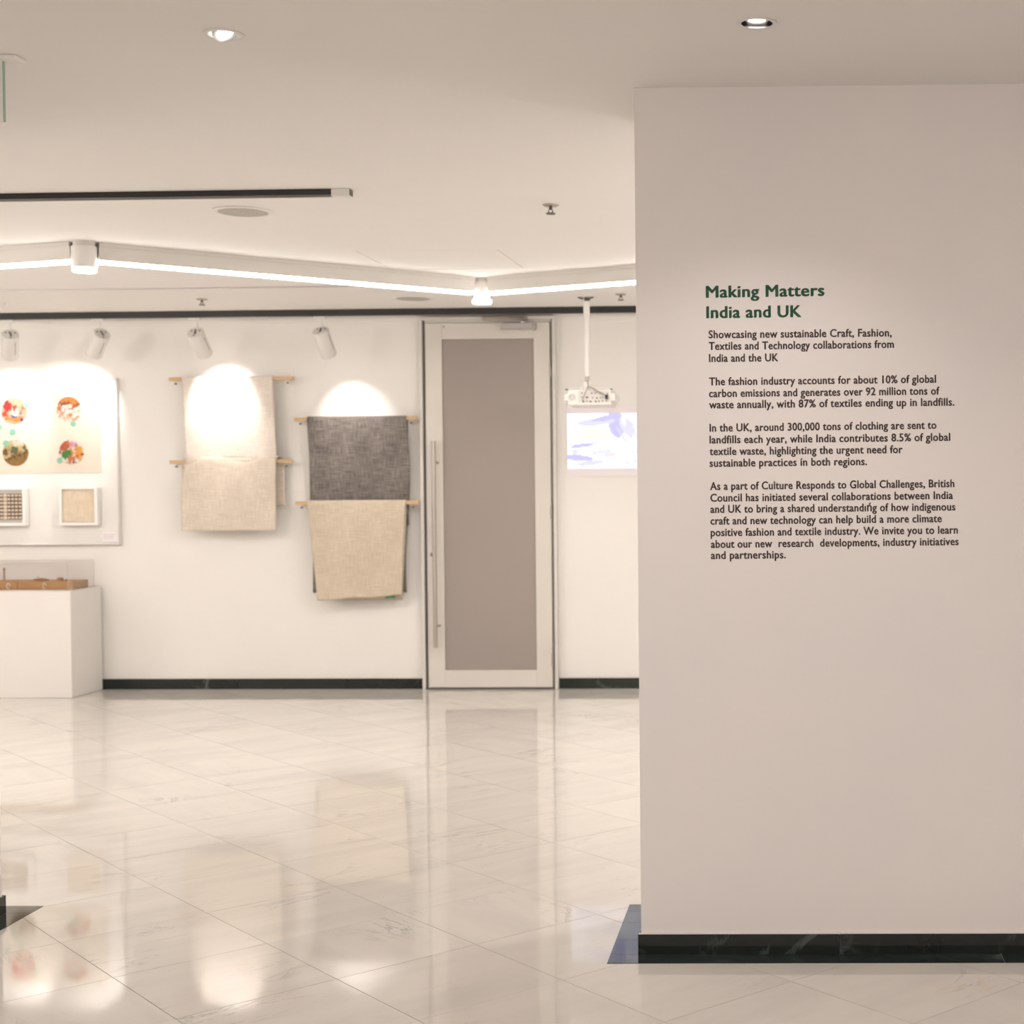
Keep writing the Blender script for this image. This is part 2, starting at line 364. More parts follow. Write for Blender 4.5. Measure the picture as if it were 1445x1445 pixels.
# skirting of dark green marble, with a line of caulk on top, and the border let into the floor
def skirting(name, segs, z, gap=.0012):
    e = bpy.data.objects.new(name, None); C.objects.link(e); e.matrix_world = NM; e['kind'] = 'structure'
    return e
t_ = .010
def front_skirt(name, x0, x1, faces):
    bm = nb()
    bs = struct(name, box(nb(), x0-.002, x1+.002, -.002, TW+.002, .001, .004), 'green', mw=NM)
    # front slabs
    cuts = [x0-t_]; x = x0
    random.seed(int(abs(x0)*10)+3)
    while x < x1-.9: x += random.choice((.62, .60, .95)); cuts.append(x)
    cuts.append(x1+t_)
    for a, b in zip(cuts, cuts[1:]):
        link('marble_slab', box(nb(), a+.0005, b-.0005, -t_, -.0008, .0005, .0635+random.uniform(-.001, .001), .0012), 'green', bs)
        link('marble_slab', box(nb(), a+.0005, b-.0005, TW+.0008, TW+t_, .0005, .0635, .0012), 'green', bs)
    if 'l' in faces: link('marble_slab', box(nb(), x0-t_, x0-.0008, 0, TW, .0005, .063, .0012), 'green', bs)
    if 'r' in faces: link('marble_slab', box(nb(), x1+.0008, x1+t_, 0, TW, .0005, .063, .0012), 'green', bs)
    # caulk
    bm = nb(); n = 160
    for s in range(n):
        a = x0-.008+(x1-x0+.016)*s/n; b = x0-.008+(x1-x0+.016)*(s+1)/n
        h1 = .0655+.0025*noise.noise(Vector((a*6, 0, x0))); 
        box(bm, a, b, -.008, -.0006, .0625, h1)
    link('caulk', bm, 'caulk', bs)
    # border let into the floor, a slab's thickness proud of it by a hair
    def slab(a, b, c, d): link('border_slab', box(nb(), a+.0005, b-.0005, c+.0005, d-.0005, -.004, .0012, .0004), 'greeninlay', bs)
    m = .097
    cuts2 = [x0-m]; x = x0-m+.32+.0
    while x < x1+m-.7: x += random.choice((.46, .9)); cuts2.append(x)
    cuts2.append(x1+m)
    for a, b in zip(cuts2, cuts2[1:]): slab(a, b, -m, -t_); slab(a, b, TW+t_, TW+m)
    ks = [-t_, .14, .33, TW+t_]
    for a, b in zip(ks, ks[1:]):
        if 'l' in faces: slab(x0-m, x0-t_, a, b)
        if 'r' in faces: slab(x1+t_, x1+m, a, b)
front_skirt('baseboard_front_right', 0, 5.5, 'l')
front_skirt('baseboard_front_left', -8.3, JX, 'r')

# ------------------------------------------------------------------ back wall: door
P = lambda px, py, Y=0: onY(px, py, Y)
dxl, dxr = P(605.5, 750).x, P(779.5, 750).x       # leaf edges
dzt = P(690, 456.5).z
fxl, fxr, fzt = P(596.8, 750).x, P(787.5, 750).x, P(690, 446.5).z
fzt = min(fzt, H-.01)
door = bpy.data.objects.new('door_1', None); C.objects.link(door); door['kind'] = 'structure'
door.location = ((dxl+dxr)/2, 0, 0); door.matrix_world = Matrix.Translation(door.location)
dm = lambda bm, name, m, par=None, **k: link(name, bm, m, par or door, mw=None, **k)
cx = (dxl+dxr)/2; W2 = (dxr-dxl)/2; FW0 = fxl-cx; FW1 = fxr-cx
bm = nb()
for a, b, c, d in ((FW0, FW0+.022, 0, fzt), (FW1-.022, FW1, 0, fzt), (FW0+.022, FW1-.022, fzt-.022, fzt)):
    box(bm, a, b, -.055, -.0005, c, d, .0015)
for a, b, c, d in ((FW0+.022, -W2-.003, 0, fzt-.022), (W2+.003, FW1-.022, 0, fzt-.022), (-W2-.003, W2+.003, dzt+.004, fzt-.022)):
    box(bm, a, b, -.030, -.0005, c, d)
link('door_frame', bm, 'alu', door)
bm = nb()
box(bm, -W2-.003, W2+.003, -.004, -.0005, .0, dzt+.004)
for a, b in ((FW0+.0225, FW0+.036), (FW1-.034, FW1-.0225)): box(bm, a, b, -.0345, -.0301, .0, fzt-.023)
link('gasket', bm, 'gasket', door)
gx0, gx1 = P(627.8, 700).x-cx, P(756.8, 700).x-cx
gz0, gz1 = P(695, 944.5).z, P(690, 479).z
z0 = .014
bm = nb()
for a, b, c, d in ((-W2, gx0, z0, dzt), (gx1, W2, z0, dzt), (gx0+.0006, gx1-.0006, z0, gz0), (gx0+.0006, gx1-.0006, gz1, dzt)):
    box(bm, a, b, -.045, -.008, c, d, .0012)
link('door_leaf', bm, 'door', door)
link('door_pane', box(nb(), gx0+.001, gx1-.001, -.034, -.022, gz0+.001, gz1-.001, .001), 'frost', door)
# pull handle
hx = P(617.8, 767).x-cx; hz0, hz1 = P(619, 912).z, P(616, 623).z
bm = nb(); cyl(bm, (hx, -.095, hz0), (hx, -.095, hz1), .015, 24)
for z in (P(618, 882).z, P(618, 653).z): cyl(bm, (hx+.004, -.092, z), (hx+.02, -.043, z), .009, 14)
link('pull_handle', bm, 'steel', door, smooth=True)
kx, kz = P(612.5, 782).x-cx, P(612, 782).z
ky = link('lock', lathe(nb(), (kx-.004, -.0445, kz), (kx-.004, -.06, kz), [(0, .017), (.006, .017), (.008, .012)]), 'steel', door, smooth=True)
link('keyhole', box(nb(), kx-.0075, kx-.0005, -.054, -.0515, kz-.012, kz+.012, .001), 'dark', ky)
# closer
b0, b1 = P(710.5, 461).x-cx, P(758, 461).x-cx; bz0, bz1 = P(735, 466.3).z, P(735, 457.6).z
bm = nb(); box(bm, b0, b1, -.092, -.0455, bz0, bz1, .003)
cl_ = link('door_closer', bm, 'lip', door)
bm = nb(); box(bm, b0-.002, b1+.002, -.0935, -.0915, bz0-.003, bz0+.007); box(bm, b1-.02, b1+.003, -.095, -.0455, bz0-.003, bz1+.001, .001); link('closer_edge', bm, 'steeld', cl_)
px_ = P(740, 460).x-cx
bm = nb(); cyl(bm, (px_, -.068, bz0-.008), (px_, -.068, bz1+.012), .019, 20)
link('spindle', bm, 'alu', cl_, smooth=True)
az = bz1+.014
a0 = P(683.5, 449).x-cx; a1 = P(746, 449).x-cx
bm = nb(); tube(bm, [(a0, -.062, fzt-.008), (a1, -.062, fzt-.008), (a1, -.062, fzt-.031), ((a0+a1)/2, -.062, fzt-.034), (a0, -.062, fzt-.026), (a0, -.062, fzt-.008)], .0045, 6)
link('closer_bracket', bm, 'steeld', cl_)
bm = nb(); tube(bm, [(px_, -.075, az), ((px_+a0)/2, -.12, az+.003), (a0+.03, -.155, az+.008)], .007, 8)
tube(bm, [(a0+.03, -.155, az+.008), (a0+.16, -.12, az+.014), (a1-.02, -.072, fzt-.02)], .006, 8)
link('closer_arm', bm, 'steeld', cl_)
for z in (P(778, 523).z, P(780, 723).z, P(782, 930).z):
    bm = nb(); cyl(bm, (W2+.004, -.052, z-.05), (W2+.004, -.052, z+.05), .0075, 12); link('hinge', bm, 'steeld', door, smooth=True)
link('screw_cap', lathe(nb(), (P(628, 462).x-cx, -.0445, P(628, 462).z), (P(628, 462).x-cx, -.05, P(628, 462).z), [(0, .008), (.004, .006)], 14), 'steeld', door)
link('threshold', box(nb(), FW0, FW1, -.052, -.002, .0006, .0095, .002), 'gasket', door)

# skirting and joints of the back wall
def back_base(name, x0, x1):
    bs = struct(name, box(nb(), x0, x1, -.004, -.0005, .0006, .070), 'green')
    x = x0; k = 0
    while x < x1-.01:
        e = min(x+.92+.13*math.sin(k*2.1), x1)
        if x1-e < .15: e = x1
        link('marble_slab', box(nb(), x+.0005, e-.0005, -.016, -.0045, .0006, .076, .0012), 'green', bs); x = e; k += 1
back_base('baseboard_back_left', XL+.01, fxl-.002)
back_base('baseboard_back_right', fxr+.002, XR-.01)
zj = 2.6499
struct('trim_2', box(nb(), XL+.01, fxl-.006, -.006, -.0005, zj, H-.003, .002), 'wall')
struct('trim_3', box(nb(), P(835, 455).x, XR-.01, -.006, -.0005, zj, H-.003, .002), 'wall')

# ------------------------------------------------------------------ ceiling fittings
# front track
fy = (onZ(0, 274).y+onZ(480, 268).y)/2; fxe = onZ(470, 268).x
tr = thing('lighting_track', 'black ceiling track with a pale metal lip, ending in a white feed box', 'track', (fxe, fy, H))
bm = nb(); box(bm, XL+.3-fxe, -.0004, -.022, .022, -.024, -.0003, .001); link('rail', bm, 'black', tr)
bm = nb(); box(bm, XL+.3-fxe, .008, .0225, .034, -.026, -.0003, .001); link('lip', bm, 'lip', tr)
bm = nb(); xe = onZ(496, 268).x-fxe
box(bm, 0, xe, -.022, .0222, -.031, -.0003, .0015); link('feed_box', bm, 'white', tr)
link('end_cap', box(nb(), xe, xe+.003, -.018, .018, -.027, -.002), 'screw', tr)
# back track, near the wall
ty = -.467
tr = thing('lighting_track', 'long black ceiling track along the back wall carrying the white spotlights', 'track', (-3, ty, H))
link('rail', box(nb(), XL+.3+3, XR-.3+3, -.03, .03, -.042, -.0003, .002), 'black', tr)
for a in (.0,): link('inner_channel', box(nb(), XL+.31+3, XR-.31+3, -.008, .008, -.0445, -.0421), 'dark', tr)

def spotlight(px, tx, tz, label, en=1, size=62, blend=.45):
    """px: pixel column of the stem; tx, tz where the beam meets the wall"""
    g = onZ(px, 437); x = g.x
    t = thing('track_spotlight', label, 'spotlight', (x, ty, H-.0447), 'white cylinder spotlights on the back wall track')
    bm = nb(); box(bm, -.055, .03, -.018, .018, -.016, -.0003, .003); link('adapter', bm, 'white', t)
    hz = -.135                                           # pivot under the track
    bm = nb(); cyl(bm, (0, 0, -.0165), (0, 0, hz+.03), .006, 12); link('stem', bm, 'white', t, smooth=True)
    pv = Vector((0, 0, hz))
    tgt = Vector((tx-x, -ty, tz-(H-.0447)))
    d = (tgt-pv).normalized()
    r = .058
    a = pv - d*.045
    bm = nb(); lathe(bm, a, a+d, [(0, r*.93), (.004, r), (.024, r), (.026, r*.96), (.20, r*.96), (.203, r*.92)], 32)
    body = link('lamp_body', bm, 'white', t, smooth=True)
    q = d.to_track_quat('Z', 'Y').to_matrix()
    for k in range(3):                                  # screw holes on the rear cap
        an = 2*pi*k/3+.5; c = a + q @ Vector((.034*cos(an), .034*sin(an), 0))
        link('screw_hole', cyl(nb(), c-d*.0012, c+d*.0005, .006, 10), 'screw', body)
    link('swivel_slot', tube(nb(), [a+q @ Vector((-.006, -.02, -.001)), a+q @ Vector((.004, .024, -.001))], .006, 6), 'screw', body)
    s0 = q @ Vector((r*.965, 0, 0))
    side = Vector((0, -1, 0)).cross(d).normalized()
    for sg in (1,):
        e = side*sg*.7+Vector((0, -1, 0))*.3; e = (e-d*e.dot(d)).normalized()*r*.965
        link('seam', tube(nb(), [a+d*.035+e, a+d*.15+e], .0014, 6), 'screw', body)
    f = a+d*.203
    link('lamp_lens', lathe(nb(), f-d*.01, f, [(0, r*.8), (.0108, r*.8)], 28), 'lens', body)
    ld = bpy.data.lights.new('spot_beam', 'SPOT'); ld.energy = SPOT*en; ld.spot_size = R(size); ld.spot_blend = blend; ld.shadow_soft_size = .02; ld.color = (1, .93, .88)
    lo = bpy.data.objects.new('spot_beam', ld); C.objects.link(lo); lo.parent = t
    lo.location = f+d*.012; lo.rotation_euler = d.to_track_quat('-Z', 'Y').to_euler()
    return t, ld
def wallxz(px, py): p = P(px, py); return p.x, p.z
SP = []
SP.append(spotlight(124, *wallxz(92, 600), 'white track spotlight aimed at the display board, left of the board corner', .62, 84, .6))
SP.append(spotlight(269, *wallxz(323, 572), 'white track spotlight above the left rod of ivory cloth, turned to the right', .75, 78, .55))
SP.append(spotlight(453, *wallxz(503, 610), 'white track spotlight above the grey hanging cloth, nearest the door', .42, 70, .7))
SP.append(spotlight(-12, *wallxz(15, 590), 'white track spotlight at the left edge of the photo, over the board photos', .5, 80, .6))

# hexagonal linear light
nodes_px = [(118, 341), (680, 391.5)]
nA, nB = onZ(118.5, 341.5), onZ(680, 392.5)
n0 = onZ(0, 350); d0 = (n0-nA).normalized(); nl = nA+d0*2.2
n3 = onZ(900, 374.5); d3 = (n3-nB).normalized(); nr = nB+d3*2.25
nll = nl+Vector((-1.95, -1.2, 0)); nrr = nr+Vector((1.95, 1.25, 0))
def ledbar(a, b, label):
    a = Vector(a); b = Vector(b); d = (b-a); L = d.length
    t = thing('linear_light', label, 'light', a, 'straight bars of the zigzag ceiling light', math.atan2(d.y, d.x))
    s, e = .062, L-.062
    bm = nb(); box(bm, s, e, -.03, .03, -.088, -.004, .0015); link('housing', bm, 'alu', t)
    link('mounting_rail', box(nb(), s, e, -.036, .036, -.02, -.0004, .001), 'alu', t)
    bm = nb(); box(bm, s, e, -.026, .026, -.102, -.0882, .004); link('diffuser', bm, 'led', t)
    ld = bpy.data.lights.new('bar_light', 'AREA'); ld.shape = 'RECTANGLE'; ld.size = e-s; ld.size_y = .05; ld.energy = BARW; ld.color = LCOL
    lo = bpy.data.objects.new('bar_light', ld); C.objects.link(lo); lo.parent = t; lo.location = ((s+e)/2, 0, -.108)
def lednode(c, label, r, ro):
    t = thing('light_connector', label, 'connector', c, 'round white connectors of the zigzag ceiling light')
    link('ceiling_rose', lathe(nb(), (0, 0, -.02), (0, 0, -.0003), [(0, r*.86), (.0197, r*.86)], 36), 'alu', t, smooth=True)
    link('cap', lathe(nb(), (0, 0, -.13), (0, 0, -.021), [(0, r*.97), (.004, r), (.105, r), (.108, r*.97)], 40), 'white', t, smooth=True)
    link('diffuser', lathe(nb(), (0, 0, -.150), (0, 0, -.131), [(0, ro*.93), (.004, ro), (.018, ro), (.0195, ro*.97)], 40), 'led', t, smooth=True)
ledbar(nl, nA, 'white linear ceiling light running left from the large round connector')
ledbar(nA, nB, 'long white linear ceiling light between the two round connectors')
ledbar(nB, nr, 'white linear ceiling light running right from the connector above the door')
ledbar(nll, nl, 'white linear ceiling light beyond the left edge of the photo')
ledbar(nr, nrr, 'white linear ceiling light hidden beyond the text wall')
lednode(nA, 'large round white light connector at the upper left, nearest the viewer', .060, .056)
lednode(nB, 'round white light connector with glowing rim above the door', .046, .056)
lednode(nl, 'round white light connector beyond the left edge of the photo', .055, .056)
lednode(nr, 'round white light connector hidden beyond the text wall', .055, .056)

# speakers in the ceiling
for (c, r), lb in zip(spk, ('round ceiling speaker with pale rim below the black track', 'round ceiling speaker just in front of the back track, left of the door')):
    c = Vector(c); sc = 1.0
    t = thing('ceiling_speaker', lb, 'speaker', (c.x, c.y, H))
    bm = nb(); ring(bm, (0, 0), r*.84, r, -.006, -.0004); link('rim', bm, 'white', t, smooth=True)
    link('grille', lathe(nb(), (0, 0, -.0095), (0, 0, -.0005), [(0, r*.5), (.002, r*.74), (.0045, r*.83), (.009, r*.83)], 40), 'grille', t, smooth=True)
# sprinklers
def sprinkler(px, py, lb):
    c = onZ(px, py)
    t = thing('sprinkler', lb, 'sprinkler', (c.x, c.y, H), 'small steel ceiling sprinklers')
    link('escutcheon', lathe(nb(), (0, 0, -.008), (0, 0, -.0003), [(0, .028), (.005, .036), (.0077, .037)], 24), 'steel', t, smooth=True)
    link('stem', cyl(nb(), (0, 0, -.022), (0, 0, -.0082), .0075, 12), 'screw', t, smooth=True)
    bm = nb(); tube(bm, [(.007, 0, -.021), (.010, 0, -.029), (.004, 0, -.037)], .003, 6); tube(bm, [(-.007, 0, -.021), (-.010, 0, -.029), (-.004, 0, -.037)], .003, 6); link('yoke', bm, 'screw', t)
    link('deflector', lathe(nb(), (0, 0, -.041), (0, 0, -.0375), [(0, .021), (.0035, .021)], 18), 'screw', t)
sprinkler(777, 289, 'steel ceiling sprinkler nearest the viewer, left of the text wall')
sprinkler(285, 422, 'small ceiling sprinkler in front of the back track, above the ivory cloth')
sprinkler(876, 415, 'small ceiling sprinkler right of the projector pole')
c = onZ(0, 427)
t = thing('smoke_detector', 'small cream ceiling detector at the left edge of the photo', 'detector', (c.x, c.y, H))
link('base', lathe(nb(), (0, 0, -.012), (0, 0, -.0003), [(0, .034), (.0117, .037)], 24), 'white', t, smooth=True)
link('head', lathe(nb(), (0, 0, -.038), (0, 0, -.0122), [(0, .018), (.012, .026), (.0255, .028)], 24), 'white', t, smooth=True)

# recessed downlights
def downlight(c, tilt, az, lb, lit=True):
    t = thing('downlight', lb, 'light', (c.x, c.y, H))
    bm = nb(); ring(bm, (0, 0), .0425, .054, -.0035, -.0003, 48); link('trim_ring', bm, 'white', t, smooth=True)
    bm = nb(); n = 36
    A = [bm.verts.new((.0425*cos(2*pi*i/n), .0425*sin(2*pi*i/n), -.002)) for i in range(n)]
    B = [bm.verts.new((.041*cos(2*pi*i/n), .041*sin(2*pi*i/n), .075)) for i in range(n)]
    for i in range(n): bm.faces.new((A[i], A[(i+1) % n], B[(i+1) % n], B[i]))
    bm.faces.new(B); link('reflector', bm, 'chrome' if tilt == 0 else 'white', t, smooth=True)
    d = Vector((math.sin(tilt)*cos(az), math.sin(tilt)*sin(az), -cos(tilt)))
    o = Vector((0, 0, .012 if tilt else .02)) + (Vector((-.004, 0, 0)) if tilt else Vector((0, 0, 0)))
    Mx = Matrix.Translation(o) @ d.to_track_quat('Z', 'Y').to_matrix().to_4x4()
    bm = nb(); ring(bm, (0, 0), .025, .031, 0, .014, 36); bm.transform(Mx); gr = link('gimbal_ring', bm, 'chrome', t, smooth=True)
    bm = nb(); lathe(bm, (0, 0, -.004), (0, 0, 1), [(0, .0245), (.004, .0245)], 30); bm.transform(Mx); link('lamp_lens', bm, 'dlens', gr)
    ld = bpy.data.lights.new('downlight_beam', 'SPOT'); ld.energy = FOYER; ld.spot_size = R(110); ld.spot_blend = .8; ld.shadow_soft_size = .03; ld.color = FCOL
    lo = bpy.data.objects.new('downlight_beam', ld); C.objects.link(lo); lo.parent = t; lo.location = (d.x*.03, d.y*.03, -.012)
    lo.rotation_euler = d.to_track_quat('-Z', 'Y').to_euler()
downlight(dl[0], R(36), R(-25), 'tilted recessed downlight in the front left of the ceiling')
downlight(dl[1], 0, 0, 'straight recessed downlight above the text wall')
# unseen disc lights added at the ceiling to brighten the foyer
for x in (-6.2, -3.4, -.4, 2.4):
    for y in (-9.0, -13.4):
        ld = bpy.data.lights.new('foyer_fill', 'AREA'); ld.shape = 'DISK'; ld.size = .3; ld.energy = FOYER; ld.color = FCOL
        if abs(y+9) < .1: ld.energy = FOYER*.55
        lo = bpy.data.objects.new('foyer_fill', ld); C.objects.link(lo); lo.location = (x, y, H-.02)

# bare point lights added out of view to brighten the gallery
for x, y, e in ((3.2, -2.9, .4), (1.3, -4.0, 1.3), (-7.8, -2.9, .7), (-6.0, -4.4, .9)):
    ld = bpy.data.lights.new('wing_fill', 'POINT'); ld.energy = WING*e; ld.shadow_soft_size = .15; ld.color = LCOL
    lo = bpy.data.objects.new('wing_fill', ld); C.objects.link(lo); lo.location = (x, y, 2.3)

for x in (-5.0, -2.7, 3.3):                              # unseen point lights added behind the viewer to lift wall and ceiling
    ld = bpy.data.lights.new('foyer_point_fill', 'POINT'); ld.energy = FOYER*(1.75 if x < 3 else 3.2); ld.shadow_soft_size = .15; ld.color = FCOL
    lo = bpy.data.objects.new('foyer_point_fill', ld); C.objects.link(lo); lo.location = (x, -12.2, 2.0)

# hanging glass sign panel, upper left
c = onZ(1, 81); q = onZ(28, 80)
t = thing('glass_sign', 'edge of a clear glass sign hanging from a white ceiling plate, upper left', 'sign', (c.x, c.y, H))
link('ceiling_plate', box(nb(), -.5, q.x-c.x, -.03, .03, -.012, -.0003, .002), 'white', t)
zz = onY(6, 172, c.y).z-H
gx = onY(5, 140, c.y).x-c.x
link('glass_pane', box(nb(), -.45, gx, -.004, .004, zz, -.0125, .0008), 'glass', t)
link('glass_edge', box(nb(), gx+.0002, gx+.0035, -.004, .004, zz, -.0125), 'gedge', t)
link('clamp', box(nb(), -.42, -.35, -.012, .012, -.03, -.0122, .001), 'steel', t)

# ------------------------------------------------------------------ projector
c = onZ(827.5, 418.5); PY = c.y
t = thing('projector', 'white ceiling projector with cables and a row of ports, hanging on a pole', 'projector', (c.x, PY, H))
L2 = lambda px, py: onY(px, py, PY)-Vector((c.x, PY, H))
link('ceiling_plate', box(nb(), -.05, .05, -.05, .05, -.006, -.0003, .001), 'white', t)
bm = nb()
for s in (-1, 1): tube(bm, [(s*.018, -.02, -.018), (s*.05, -.035, -.007)], .006, 8)
box(bm, -.012, .02, -.025, .02, -.03, -.0062, .002); link('mount_bolts', bm, 'screw', t)
pe = L2(834, 531)
pe = Vector((pe.x*.4, 0, pe.z))
mid = (pe.x*.5, 0, -.34)
bm = nb(); cyl(bm, (0, 0, -.3*1.0), (0, 0, -.0305), .021, 20); link('outer_pole', bm, 'white', t, smooth=True)
bm = nb(); cyl(bm, (0, 0, pe.z), (0, 0, -.3005), .0165, 20); link('inner_pole', bm, 'white', t, smooth=True)
bm = nb(); cyl(bm, (0, 0, pe.z-.035), (0, 0, pe.z-.0005), .014, 16); link('swivel', bm, 'steeld', t, smooth=True)
ppx = L2(832.5, 560)
X0, X1 = L2(797, 560).x, L2(868, 560).x; Z0, Z1 = L2(832, 571.5).z, L2(832, 550).z
bz = Z1
bm = nb(); box(bm, -.022, .022, -.02, .02, bz+.0005, pe.z-.0355, .004)
for s in (-1, 1): tube(bm, [(0, 0, pe.z-.05), (s*.05, .0, bz+.012), (s*.12, .02, bz+.006)], .006, 8)
link('bracket', bm, 'white', t)
bm = nb(); box(bm, X0, X1, -.02, .24, Z0, Z1, .0)
bmesh.ops.bevel(bm, geom=[e for e in bm.edges if abs(e.verts[0].co.y-e.verts[1].co.y) > .1], offset=.026, segments=6, affect='EDGES')
body = link('projector_body', bm, 'white', t, smooth=True)
link('projector_base', box(nb(), X0+.03, X1-.03, -.01, .22, Z0-.008, Z0-.0004, .003), 'white', t)
fx = L2(808, 560).x
bm = nb()
for r in (.010, .016, .022): ring(bm, (0, 0), r-.002, r, -.001, .001, 24)
bm.transform(Matrix.Translation((fx, -.0213, (Z0+Z1)/2)) @ Matrix.Rotation(pi/2, 4, 'X')); link('fan_vent', bm, 'lip', body)
bm = nb(); box(bm, L2(817, 560).x, L2(860, 560).x, -.0215, -.0202, Z0+.014, Z1-.010, .0005); link('port_panel', bm, 'alu', body)
random.seed(4)
rows = [(822, 555, .9), (836, 555.2, 1.6), (841, 555.2, 1.2), (849, 555, 2), (858, 556, 1), (822, 561, 1), (829, 561, 2.6), (837, 561.5, 1), (843, 562, 1.4), (848, 561.5, 1), (851, 561, .8), (829, 566.5, 1), (834, 567, 2.4), (841.5, 567, 2), (846, 566.5, 1.4), (851, 566, 1.2), (856, 566, .8), (824, 567, 2)]
for px, py, w_ in rows:
    p = L2(px, py); link('port', box(nb(), p.x-.003*w_, p.x+.003*w_, -.0235, -.0216, p.z-.0045, p.z+.0045, .0006), 'dark', body)
p = L2(857, 560.5); link('power_plug', box(nb(), p.x-.009, p.x+.009, -.045, -.0216, p.z-.014, p.z+.014, .003), 'dark', body)
for px in (799, 824, 862):
    p = L2(px, 549); link('foot', box(nb(), p.x-.008, p.x+.008, .01, .03, Z1+.0004, Z1+.007, .001), 'dark', body)
p1, p2 = L2(823, 567), L2(857, 559)
cb = lambda a, b, sag: [a.lerp(b, k/12)+Vector((0, -sag*math.sin(pi*k/12), 0)) for k in range(13)]
top = Vector((.006, -.022, pe.z-.03))
kn = Vector((.012, -.03, pe.z-.065))
for e, sg in ((p1, .02), (p2, .02), (L2(850, 556), .02)):
    e = Vector((e.x, -.03, e.z)); bm = nb(); tube(bm, [top]+cb(kn, e, sg), .0035, 7); link('cable', bm, 'cable', t, smooth=True)
bm = nb(); cyl(bm, (X1-.06, .2405, (Z0+Z1)/2), (X1-.06, .262, (Z0+Z1)/2), .025, 24); link('projector_lens', bm, 'dark', body, smooth=True)

# ------------------------------------------------------------------ painted meshes (flat prints)
def grid_print(name, x0, x1, z0, z1, nx, nz, fn, m, y=-.001, parent=None, disc=False, th=.001, cam_loc=None):
    bm = nb(); col = bm.loops.layers.color.new('Col')
    def vert(i, k):
        u, v = i/nx, k/nz
        if disc:
            a, b = 2*u-1, 2*v-1
            X = a*math.sqrt(1-b*b/2); Z = b*math.sqrt(1-a*a/2); u2, v2 = (X+1)/2, (Z+1)/2
        else: u2, v2 = u, v
        return bm.verts.new((x0+(x1-x0)*u2, y, z0+(z1-z0)*v2)), u2, v2
    G = [[vert(i, k) for k in range(nz+1)] for i in range(nx+1)]
    for i in range(nx):
        for k in range(nz):
            q = [G[i][k], G[i+1][k], G[i+1][k+1], G[i][k+1]]
            f = bm.faces.new([a[0] for a in q]); u = sum(a[1] for a in q)/4; v = sum(a[2] for a in q)/4
            c = fn(u, v)
            for l in f.loops: l[col] = (*c, 1)
    o = link(name, bm, m, parent)
    md = o.modifiers.new('thickness', 'SOLIDIFY'); md.thickness = th; md.offset = 0
    return o
def lin(*c): return tuple(((v/255)/12.92 if v/255 < .04045 else ((v/255+.055)/1.055)**2.4) for v in c)
def blobs(bg, items):
    """items: (u, v, ru, rv, angle, colour)"""
    def fn(u, v):
        c = bg
        for (a, b, ru, rv, an, k) in items:
            du, dv = u-a, v-b; x = du*cos(an)+dv*sin(an); y = -du*sin(an)+dv*cos(an)
            if (x/ru)**2+(y/rv)**2 + .35*noise.noise(Vector((u*9, v*9, a*20))) < 1: c = k
        return c
    return fn

# ------------------------------------------------------------------ display board and what is on it
bd = thing('display_board', 'white wall display board with round photos and mint dots, left of the cloths', 'board', (P(170, 650).x, 0, P(172, 768).z))
o0 = Vector(bd.location)
def Q(px, py, Y=0): return onY(px, py, Y)-o0
BT = .035
bx0 = -1.9; bx1 = 0; bz1 = Q(168, 534, -BT).z
link('backing', box(nb(), bx0, bx1, -BT, -.0005, 0, bz1, .002), 'white', bd)
bm = nb()
for a, b, c_, d in ((bx1-.012, bx1, 0, bz1), (bx0, bx0+.012, 0, bz1), (bx0+.012, bx1-.012, 0, .01), (bx0+.012, bx1-.012, bz1-.01, bz1)): box(bm, a, b, -BT-.008, -BT-.0003, c_, d, .001)
link('board_frame', bm, 'plinth', bd)
q0, q1 = Q(141.5, 553.5, -BT), Q(143.5, 667, -BT)
link('poster', box(nb(), bx0+.12, q0.x, -BT-.0035, -BT-.0003, q1.z, q0.z), 'poster', bd)
yP = -BT-.0042
W, PK, OR, BR, CRM = lin(250, 246, 240), lin(235, 60, 80), lin(235, 130, 40), lin(150, 95, 45), lin(240, 215, 180)
